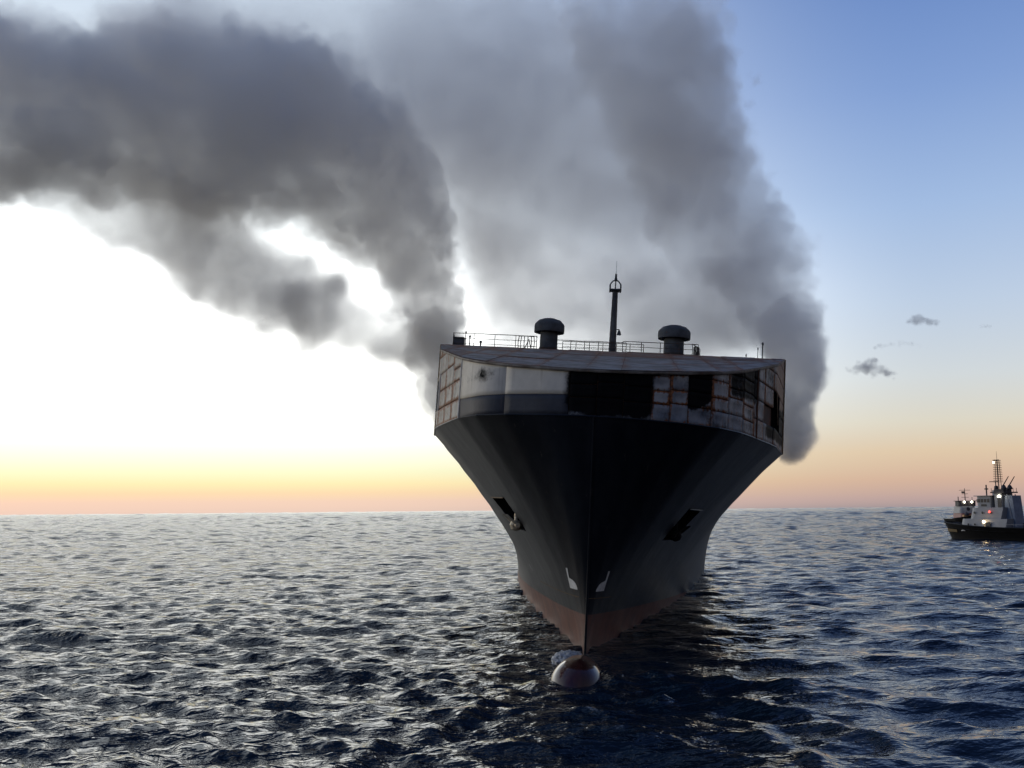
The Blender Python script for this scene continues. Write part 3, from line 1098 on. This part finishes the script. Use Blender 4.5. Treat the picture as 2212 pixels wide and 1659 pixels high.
def tug_hull(root, L, B, D, mat, bow_lift):
    """local: x aft from the bow, y across, z up"""
    xs = np.linspace(0, 1, 26)
    sides = []
    for s_ in (-1, 1):
        P = np.zeros((26, 6, 3))
        for i, x in enumerate(xs):
            hb = B / 2 * min(1, (x / .30) ** .55) * (1 - .18 * max(0, (x - .8) / .2) ** 2)
            sheer = D + bow_lift * (1 - min(x / .55, 1)) ** 1.6
            for j, zf in enumerate((-.35, 0, .35, .7, .93, 1.0)):
                rake = -L * .045 * max(zf, 0) * (1 - x) ** 2
                fl = .80 + .20 * max(zf, 0) ** .8 + (.015 if zf > .9 else 0)
                P[i, j] = (x * L + rake + (L * .045) * (1 - x) ** 2, s_ * hb * fl, sheer * zf)
        sides.append(P)
        from_grid("hull", P, mat, root, True, flip=(s_ < 0))
    tops = [s_[:, -1] - np.array([0, 0, .9]) for s_ in sides]
    from_grid("main_deck", np.stack(tops), M_DECK, root, False)
    st = np.stack([sides[0][-1], sides[1][-1]])
    from_grid("stern_plate", st, mat, root, False)
    rb = MB()
    for P in sides:
        for a_, b_ in zip(P[:-1, -1], P[1:, -1]):
            rb.tube(a_, b_, .22, n=6)
    rb.build("rubbing_fender", T_BLACK, root)


def round_house(name, x0, x1, hw, z0, z1, mat, root, slope=0.0, rad=1.2):
    n = 5
    pts = []
    for cx, cyy, a0 in ((x0 + rad, hw - rad, 90), (x0 + rad, -(hw - rad), 180)):
        for k in range(n + 1):
            a = math.radians(a0 + 90 * k / n)
            pts.append((cx + rad * math.cos(a), cyy + rad * math.sin(a)))
    pts += [(x1, -hw), (x1, hw)]
    m = MB()
    n = len(pts)
    for z, f in ((z0, 0), (z1, slope)):
        for x, y in pts:
            m.v.append((x + f, y * (1 - .12 * (f > 0)), z))
    m.f.append(tuple(range(n - 1, -1, -1)))
    m.f.append(tuple(range(n, 2 * n)))
    m.f += [(i, (i + 1) % n, n + (i + 1) % n, n + i) for i in range(n)]
    return m.build(name, mat, root)


bow = W(2043, 1160, 255)
HT = math.atan2(16, -30)
tug = empty("tugboat", (bow[0], bow[1], 0))
ax = Vector((.47, -.883, 0)).normalized()
tug.rotation_euler = (0, 0, math.atan2(ax.y, ax.x))
setp(tug, "nearer tugboat at the right edge, black hull, white deckhouses, tall lattice mast and lit lamps", "tugboat", "tugboats standing by at dusk")
tug_hull(tug, 40, 11.5, 2.9, T_BLACK, 1.3)
# local +y here points to the right/away side; -y faces the camera side
o1 = round_house("lower_deckhouse", 7, 20, 4.6, 2.1, 5.0, T_WHITE, tug, .5, 2.2)
round_house("upper_deckhouse", 9.5, 18.5, 3.6, 5.0, 7.7, T_WHITE, tug, .5, 1.8)
wh = round_house("wheelhouse", 11.0, 15.0, 2.2, 7.7, 10.4, T_WHITE, tug, 0, .9)
MB().box((13, 0, 10.5), (4.6, 5.0, .18)).build("wheelhouse_roof", T_WHITE, tug)
for k in range(4):
    MB().box((11.9 + k * .85, -2.23, 9.35), (.62, .06, .85)).build("window", T_GLASS, tug)
for k in range(5):
    MB().box((10.98, -1.5 + k * .75, 9.35), (.06, .55, .85)).build("window", T_GLASS, tug)
MB().box((13.2, -2.23, 8.25), (1.5, .05, .5)).build("window", T_GLASS, tug)
for k in range(3):
    MB().tube((11.5 + k * 2.2, -3.62, 6.5), (11.5 + k * 2.2, -3.68, 6.5), .28, n=10).build("porthole", T_GLASS, tug)
for k in range(2):
    MB().tube((10.4 + k * 1.8, -4.62, 3.7), (10.4 + k * 1.8, -4.68, 3.7), .25, n=10).build("porthole", T_GLASS, tug)
MB().box((14.2, -4.63, 3.5), (.8, .07, 1.8)).build("door", T_GREY, tug)
MB().box((15.7, -4.63, 3.75), (1.3, .07, 1.0)).build("window", T_GLASS, tug)
# tower / funnel casing
MB().box((17.0, 0, 7.0), (1.9, 4.2, 8.2)).build("tower", T_WHITE, tug, bevel=.1)
MB().box((17.4, -2.13, 8.4), (1.0, .08, 3.0)).build("tower_window", T_GLASS, tug)
MB().box((17.4, -2.13, 5.3), (1.0, .08, 1.6)).build("tower_window", T_GLASS, tug)
m = MB().prism([(-1.6, 0), (1.6, 0), (1.0, 7.9), (-.9, 7.9)], (1, 0, 0), (0, 0, 1), (0, 1, 0), (19.4, 0, 2.6), 3.2)
m.build("funnel", T_GREY, tug)
for s_ in (-1, 1):
    MB().tube((20.6, s_ * 1.9, 2.6), (19.0, s_ * 1.5, 10.8), .12, n=6).build("funnel_stay", T_WHITE, tug)
m = MB().box((17.2, 0, 11.25), (3.6, 5.2, .3)).box((16.9, 0, 11.7), (2.4, 3.2, .7))
for k in range(-2, 3):
    m.tube((15.6, k * 1.2, 11.3), (15.6, k * 1.2, 12.3), .06, n=5).tube((18.8, k * 1.2, 11.3), (18.8, k * 1.2, 12.3), .06, n=5)
m.build("monitor_platform", T_DARK, tug)
for yy in (-1.1, 1.1):
    MB().lathe((18.0, yy, 12.0), [(.6, 0), (.65, .3), (.4, .8), (.3, 1.0)], 10).tube((17.9, yy, 12.9), (19.6, yy - .2, 15.0), .14, .09, 8).build("water_cannon", T_DARK, tug)
m = MB().lathe((15.2, 0, 12.0), [(.35, 0), (.5, .3), (.4, .8), (.05, 1.0)], 10).box((14.6, 0, 13.9), (2.2, .25, .18)).tube((15.1, 0, 12.2), (15.1, 0, 14.0), .1, n=6)
m.build("radar", T_DARK, tug)
lat = MB()
mx, my = 15.9, 0
for sx, sy in ((-1, -1), (1, -1), (-1, 1), (1, 1)):
    lat.tube((mx + sx * .45, my + sy * .45, 10.6), (mx + sx * .3, my + sy * .3, 19.2), .075, n=5)
for k in range(13):
    z = 13.8 + k * .43
    lat.box((mx, my, z), (2.0 - k * .04, .9, .10))
    lat.box((mx, my, z), (.3, 2.0 - .03 * k, .07))
lat.tube((mx, my, 19.0), (mx, my, 21.2), .05, .03, 5)
lat.box((mx - .4, my, 19.1), (1.4, .3, .1))
lat.build("lattice_mast", T_DARK, tug)
MB().tube((12.2, .4, 10.5), (12.2, .4, 13.2), .16, n=8).box((12.2, .4, 12.2), (.7, .5, .3)).build("exhaust_pipe", T_DARK, tug)
MB().box((14.2, .5, 11.2), (.7, .5, 1.3)).build("searchlight", T_WHITE, tug)
m = MB()
for k in range(7):
    m.tube((20.8 + k * 2.4, -4.9, 2.2), (20.8 + k * 2.4, -4.9, 3.7), .06, n=5)
m.tube((20.8, -4.9, 3.7), (35.5, -4.9, 3.7), .05, n=5)
m.build("deck_rail", T_WHITE, tug)
MB().box((24.5, 0, 3.0), (3.2, 3.6, 2.0)).tube((24.5, -2.4, 3.2), (24.5, 2.4, 3.2), 1.1, n=12).build("towing_winch", T_BLACK, tug)
MB().box((29, -1.5, 3.1), (2.4, 2.0, 1.6)).tube((29, -1.5, 3.6), (25.2, -1.2, 8.0), .18, n=8).build("deck_crane", T_BLACK, tug)
MB().tube((30.5, -2.5, 3), (30.5, 2.5, 3), .1, n=6).tube((30.5, -2.5, 1.6), (30.5, -2.5, 4.4), .2, n=6).tube((30.5, 2.5, 1.6), (30.5, 2.5, 4.4), .2, n=6).build("gog_post", T_ORANGE, tug)
MB().box((3.5, 0, 3.3), (2.4, 2.6, 1.3)).build("anchor_windlass", T_DARK, tug)
nx_ = np.linspace(2.6, 6.4, 8)
nb = [[(x, -(5.75 * min(1, (x / 40 / .30) ** .55) * (.80 + .20 * zf ** .8) + .05), (2.9 + 1.3 * (1 - min(x / 22, 1)) ** 1.6) * zf) for x in nx_] for zf in (.48, .66)]
from_grid("name_board", np.array(nb), simple_mat("dull_gold_lettering", (.13, .085, .03), .6), tug)


def lamp(name, c, r, mat, root, long=1.0):
    return MB().lathe(c, [(.02, -r), (r * .7, -r * .7), (r, 0), (r * .7, r * .7), (.02, r)], 10, sx=long).build(name, mat, root, True)


lamp("floodlight", (18.0, -3.0, 10.35), .27, L_WHITE, tug, 1.8)
lamp("deck_lamp", (14.9, -4.95, 4.35), .30, L_WARM, tug)
lamp("side_light", (15.7, -3.75, 6.7), .24, L_RED, tug)
lamp("masthead_light", (15.4, -.6, 18.5), .20, L_WARM, tug)

p2 = W(2104, 1110, 430)
tug2 = empty("tugboat", (p2[0], p2[1], 0))
tug2.rotation_euler = (0, 0, math.radians(82))
setp(tug2, "farther tugboat half hidden behind the nearer one, two lit lamps on its wheelhouse", "tugboat", "tugboats standing by at dusk")
tug_hull(tug2, 30, 10.5, 2.6, T_BLACK, 1.4)
round_house("lower_deckhouse", 6, 18, 3.6, 2.0, 5.2, T_RED, tug2, .4, 1.4)
round_house("upper_deckhouse", 7.5, 17, 3.5, 5.2, 8.2, T_WHITE, tug2, .3, 1.4)
round_house("wheelhouse", 8.0, 13.5, 3.6, 8.2, 10.4, T_DARK, tug2, -.2, 1.2)
MB().box((10.8, 0, 10.5), (6.2, 8.2, .25)).build("wheelhouse_roof", T_DARK, tug2)
MB().box((8.1, 0, 9.3), (.2, 1.6, 1.0)).build("window", T_GLASS, tug2)
MB().tube((7.4, 0, 7.0), (7.35, 0, 7.0), .8, n=12).build("bow_window", T_GLASS, tug2)
m = MB().tube((11, 0, 10.5), (11, 0, 16.0), .22, .12, 8).box((11, 0, 15.2), (.3, 4.6, .16)).box((11, 0, 13.6), (.5, 2.4, .2)).box((11, .7, 14.3), (.8, 1.2, .8)).box((11, 0, 12.1), (.3, 3.0, .16))
m.tube((11, -2.9, 10.5), (11, -2.9, 12.2), .12, n=6).tube((11, 2.9, 10.5), (11, 2.9, 12.4), .18, n=6)
m.build("mast", T_DARK, tug2)
lamp("floodlight", (7.0, -1.5, 10.0), .42, L_WHITE, tug2, 1)
lamp("floodlight", (7.0, 1.6, 10.0), .42, L_WHITE, tug2, 1)
MB().box((5.0, 0, 4.1), (2.6, 6.0, .9)).build("fore_bulwark", T_ORANGE, tug2)
MB().lathe((3.8, 1.8, 4.2), [(.9, 0), (1.0, .6), (.6, 1.3), (.05, 1.6)], 12).build("capstan", T_DARK, tug2)


# ------------------------------------------------------------------ smoke (volumes on a grid made here)
def lattice_noise(shape, cells, r):
    """cubic value noise: a random lattice with cells[i] voxels per cell, interpolated along each axis"""
    n = [int(math.ceil(s / c)) + 4 for s, c in zip(shape, cells)]
    g = r.standard_normal(n).astype(np.float32)
    for axn in range(3):
        x = np.arange(shape[axn]) / cells[axn] + r.uniform(0, 1)
        i = np.floor(x).astype(int)
        f = (x - i).astype(np.float32)
        w = [(1 - f) ** 3 / 6, (3 * f ** 3 - 6 * f ** 2 + 4) / 6, (-3 * f ** 3 + 3 * f ** 2 + 3 * f + 1) / 6, f ** 3 / 6]
        g = np.moveaxis(g, axn, 0)
        out = sum(w[k].reshape(-1, 1, 1) * g[np.minimum(i + k, g.shape[0] - 1)] for k in range(4))
        g = np.moveaxis(out, 0, axn)
    return g * 1.9


def volume_grid(name, dens, lo, hi, mat):
    nx, ny, nz = dens.shape
    me = bpy.data.meshes.new(name)
    me.vertices.add(dens.size)
    a = me.attributes.new("d", "FLOAT", "POINT")
    a.data.foreach_set("value", np.ascontiguousarray(dens.transpose(2, 1, 0)).ravel().astype(np.float32))
    ob = bpy.data.objects.new(name, me)
    COL.objects.link(ob)
    ng = bpy.data.node_groups.new("smoke_grid", "GeometryNodeTree")
    ng.interface.new_socket("Geometry", in_out="INPUT", socket_type="NodeSocketGeometry")
    ng.interface.new_socket("Geometry", in_out="OUTPUT", socket_type="NodeSocketGeometry")
    N, Lk = ng.nodes, ng.links
    gi, go = N.new("NodeGroupInput"), N.new("NodeGroupOutput")
    vc = N.new("GeometryNodeVolumeCube")
    vc.inputs["Min"].default_value = lo
    vc.inputs["Max"].default_value = hi
    vc.inputs["Resolution X"].default_value = nx
    vc.inputs["Resolution Y"].default_value = ny
    vc.inputs["Resolution Z"].default_value = nz
    vc.inputs["Background"].default_value = 0
    pos = N.new("GeometryNodeInputPosition")

    def vm(op, src, val):
        n = N.new("ShaderNodeVectorMath")
        n.operation = op
        Lk.new(src, n.inputs[0])
        if val is not None:
            n.inputs[1].default_value = val
        return n
    v = vm("SUBTRACT", pos.outputs[0], lo)
    v = vm("MULTIPLY", v.outputs[0], [(n - 1) / (h - l) for n, l, h in zip((nx, ny, nz), lo, hi)])
    v = vm("ADD", v.outputs[0], (.5, .5, .5))
    v = vm("FLOOR", v.outputs[0], None)
    # the index is summed as integers: a float would lose the last digits past 16 million
    v = vm("DOT_PRODUCT", v.outputs[0], (1, nx, nx * ny))
    si = N.new("GeometryNodeSampleIndex")
    si.data_type = "FLOAT"; si.domain = "POINT"; si.clamp = True
    Lk.new(gi.outputs[0], si.inputs["Geometry"])
    na = N.new("GeometryNodeInputNamedAttribute")
    na.data_type = "FLOAT"
    na.inputs["Name"].default_value = "d"
    Lk.new(na.outputs["Attribute"], si.inputs["Value"])
    Lk.new(v.outputs["Value"], si.inputs["Index"])
    Lk.new(si.outputs[0], vc.inputs["Density"])
    smn = N.new("GeometryNodeSetMaterial")
    smn.inputs["Material"].default_value = mat
    Lk.new(vc.outputs[0], smn.inputs[0])
    Lk.new(smn.outputs[0], go.inputs[0])
    ob.modifiers.new("smoke_grid", "NODES").node_group = ng
    return ob


def smoke_mat(name, col, dens, aniso=0.2):
    m = bpy.data.materials.new(name)
    m.use_nodes = True
    nt = m.node_tree
    nt.nodes.clear()
    pv = nt.nodes.new("ShaderNodeVolumePrincipled")
    mo = nt.nodes.new("ShaderNodeOutputMaterial")
    nt.links.new(pv.outputs[0], mo.inputs["Volume"])
    pv.inputs["Color"].default_value = (*col, 1)
    pv.inputs["Density"].default_value = dens
    pv.inputs["Anisotropy"].default_value = aniso
    return m


def make_smoke(name, lo, hi, vox, strands, carve, seed, mat):
    """strands: list of (path, n, spread, rho, soft); path = [(px, py, D, radius_px)...]"""
    r = np.random.default_rng(seed)
    n = [int((h - l) / v) + 1 for l, h, v in zip(lo, hi, vox)]
    axs = [np.linspace(l, h, k).astype(np.float32) for l, h, k in zip(lo, hi, n)]
    total = np.zeros(n, np.float32)
    m = 1.0 / np.array(vox)
    nz_ = [lattice_noise(n, [c * k for k in m], r) for c in (9.0, 4.5, 2.2, 1.05, 0.50)]
    billow = (np.abs(nz_[1]) * 1.0 + np.abs(nz_[2]) * .75 + np.abs(nz_[3]) * .55 + np.abs(nz_[4]) * .36)
    hi_n = nz_[1] * .4 + nz_[2] * .7 + nz_[3] * .5
    bm_ = float(billow.mean())
    soft_n = nz_[0] * .55 + nz_[1] * .8 + nz_[2] * .55 + nz_[3] * .3
    for path, cnt, spread, rho, soft, bill in strands:
        P = np.array([[*W(a, b, D), rp * D / FPX] for a, b, D, rp in path])
        seg = np.concatenate([[0], np.cumsum(np.linalg.norm(np.diff(P[:, :3], axis=0), axis=1))])
        F = np.full(n, -50, np.float32)
        R = np.ones(n, np.float32)
        for k in range(cnt):
            # denser where the plume is thin
            u = r.uniform(0, 1) ** 1.35 * seg[-1]
            c = np.array([np.interp(u, seg, P[:, i]) for i in range(4)])
            rad = c[3] * r.uniform(.38, .72)
            d = r.normal(size=3)
            d /= np.linalg.norm(d)
            ctr = c[:3] + d * np.array([1, .9, 1]) * (c[3] - rad) * r.uniform(.3, 1.0) * spread
            pad = rad * 2.0
            sl = []
            for i in range(3):
                a0 = np.searchsorted(axs[i], ctr[i] - pad); a1 = np.searchsorted(axs[i], ctr[i] + pad)
                sl.append(slice(a0, a1))
            if any(s.start >= s.stop for s in sl):
                continue
            gx, gy, gz = [axs[i][sl[i]] - ctr[i] for i in range(3)]
            dist = np.sqrt(gx[:, None, None] ** 2 + gy[None, :, None] ** 2 + gz[None, None] ** 2)
            f = rad - dist
            sub = F[tuple(sl)]
            upd = f > sub
            sub[upd] = f[upd]
            R[tuple(sl)][upd] = c[3]
        rs = np.clip(R, 1.0, 7.0)
        Fd = F + bill * rs * .24 * (billow - .9 * bm_) + (1 - bill) * rs * .22 * soft_n + .15 * rs
        dn = sm(Fd / (soft * .35 * np.minimum(rs, 3.5)), 0, 1) * rho / rs ** .58
        dn *= np.clip(1 + .42 * hi_n, .42, 2.2) if bill > .85 else np.clip(1 + .45 * soft_n, .25, 2.4)
        total += dn.astype(np.float32)
    X = axs[0][:, None, None]; Y = axs[1][None, :, None]; Zz = axs[2][None, None]
    for (px, py, D, rx, rz, am) in carve:
        c = W(px, py, D)
        q = ((X - c[0]) / (rx * D / FPX)) ** 2 + ((Zz - c[2]) / (rz * D / FPX)) ** 2 + 0 * Y
        total *= 1 - am * np.exp(-q - .5 * nz_[2])
    # fade at the box faces so that no flat cut shows
    for i in range(3):
        k = np.arange(n[i])
        e = np.clip(np.minimum(k, n[i] - 1 - k) / 4, 0, 1)
        sh = [1, 1, 1]; sh[i] = n[i]
        total *= e.reshape(sh).astype(np.float32)
    total[total < 0.002] = 0
    return volume_grid(name, total, tuple(map(float, lo)), tuple(map(float, hi)), mat)


SM_DARK = smoke_mat("dark_grey_smoke", (0.986, 0.974, 0.952), 0.80, 0.3)
SM_LIGHT = smoke_mat("grey_smoke", (0.995, 0.987, 0.972), 0.62, 0.3)
left_main = [(960, 925, 90, 18), (950, 850, 90, 40), (958, 760, 90, 58), (935, 660, 89, 86), (895, 560, 88, 106), (825, 450, 87, 140), (730, 360, 86, 180),
             (590, 285, 85, 215), (400, 260, 84, 205), (190, 250, 83, 185), (-60, 200, 82, 200), (-260, 150, 82, 210)]
left_upper = [(640, 190, 88, 120), (480, 110, 86, 150), (330, 60, 85, 130), (150, 210, 85, 110), (20, 60, 84, 130), (-160, 20, 84, 130)]
left_low = [(925, 745, 90, 66), (880, 735, 90, 80), (830, 715, 89, 80), (720, 675, 89, 96), (575, 615, 88, 118), (440, 530, 87, 130), (290, 450, 86, 120), (120, 380, 85, 90), (-60, 360, 85, 80)]
left_base = [(925, 800, 90, 50), (860, 790, 90, 66), (760, 780, 90, 76), (640, 790, 90, 80), (470, 720, 90, 80)]
left_root = [(958, 925, 90, 22), (930, 850, 90, 44), (935, 770, 90, 60), (930, 700, 90, 66)]
sL = make_smoke("smoke", (-56, 70, 12.5), (3.5, 101, 53), (.21, .30, .21), [
    (left_main, 520, 1.0, 1.1, .30, 1.0),
    (left_root, 90, 1.0, .8, .25, 1.0),
    (left_upper, 140, 1.0, .50, .8, .8),
    (left_low, 360, 1.1, .80, 1.0, .8),
    ([(760, 70, 94, 120), (600, 0, 94, 150), (350, -30, 92, 150), (120, -60, 90, 140)], 70, 1.1, .45, 2.0, .4),
    ([(945, 760, 90, 50), (860, 728, 90, 70), (740, 692, 89, 82), (640, 650, 88, 84)], 110, 1.0, 1.2, 1.0, .75),
    (left_base, 90, 1.1, .26, 2.5, .3),
], [(580, 505, 87, 60, 24, .85), (790, 640, 88, 42, 16, .75), (425, 255, 85, 60, 26, .5), (150, 60, 84, 80, 55, .7)], 21, SM_DARK)
setp(sL, "dark grey smoke plume rising and drifting left from the ship's left side", "smoke", kind="stuff")

right_root = [(1706, 985, 85, 22), (1722, 935, 85, 46), (1708, 865, 85, 58), (1716, 780, 85, 70), (1698, 700, 86, 80)]
right_main = [(1706, 985, 85, 22), (1722, 930, 85, 48), (1705, 860, 85, 62), (1718, 770, 86, 74), (1682, 680, 87, 92), (1640, 590, 87, 112), (1578, 490, 88, 128),
              (1500, 380, 89, 140), (1450, 250, 90, 140), (1400, 110, 91, 150), (1340, -20, 92, 170), (1240, -140, 93, 190)]
mid_veil = [(1560, 640, 92, 140), (1420, 540, 94, 220), (1270, 430, 95, 290), (1120, 290, 96, 330), (950, 130, 97, 330), (700, 20, 98, 320), (350, -60, 98, 280)]
low_veil = [(1640, 730, 94, 80), (1450, 690, 95, 150), (1280, 660, 95, 180), (1130, 620, 96, 190), (1030, 560, 96, 150)]
deck_haze = [(1560, 730, 80, 60), (1420, 700, 80, 90), (1300, 690, 80, 100), (1180, 710, 80, 80)]
sR = make_smoke("smoke", (-40, 74, 10.5), (28, 113, 57), (.24, .36, .24), [
    (right_main, 420, 1.0, .80, .30, 1.0),
    (right_root, 130, 1.0, 1.0, .22, 1.0),
    ([(1776, 800, 86, 20), (1800, 805, 86, 15), (1815, 808, 86, 9)], 16, 1.0, .35, .8, .8),
    (mid_veil, 340, 1.1, .42, 1.0, .8),
    (low_veil, 110, 1.1, .34, 3.0, .2),
    (deck_haze, 60, 1.1, .13, 3.0, .2),
], [(1215, 170, 95, 50, 40, .25), (925, 420, 95, 26, 70, .35), (990, 570, 95, 22, 80, .2)], 33, SM_LIGHT)
setp(sR, "pale grey smoke billowing up from the ship's right side and veiling the sky behind the mast", "smoke", kind="stuff")

# small scraps of dark cloud low in the right-hand sky
scraps = [([(1850, 794, 900, 12), (1885, 795, 900, 17), (1912, 803, 900, 15), (1932, 811, 900, 10)], 46, 1.6, .32, 2.5, .7),
          ([(1828, 797, 900, 9), (1850, 798, 900, 11)], 14, 1.6, .14, 2.5, .7),
          ([(1962, 694, 900, 8), (1990, 690, 900, 12), (2028, 697, 900, 8)], 34, 1.6, .17, 2.5, .6),
          ([(1890, 750, 900, 6), (1950, 740, 900, 9), (2005, 751, 900, 7)], 44, 1.5, .12, 2.5, .6),
          ([(2120, 704, 900, 7), (2140, 706, 900, 6)], 8, 1.0, .12, 1.8, .5)]
cl = make_smoke("distant_clouds", (290, 870, 120), (450, 930, 195), (.6, 1.6, .6), scraps, [], 5, smoke_mat("dusk_cloud", (.55, .55, .60), 1.0))
setp(cl, "small dark scraps of cloud in the pale sky above the tugs", "cloud", kind="stuff")
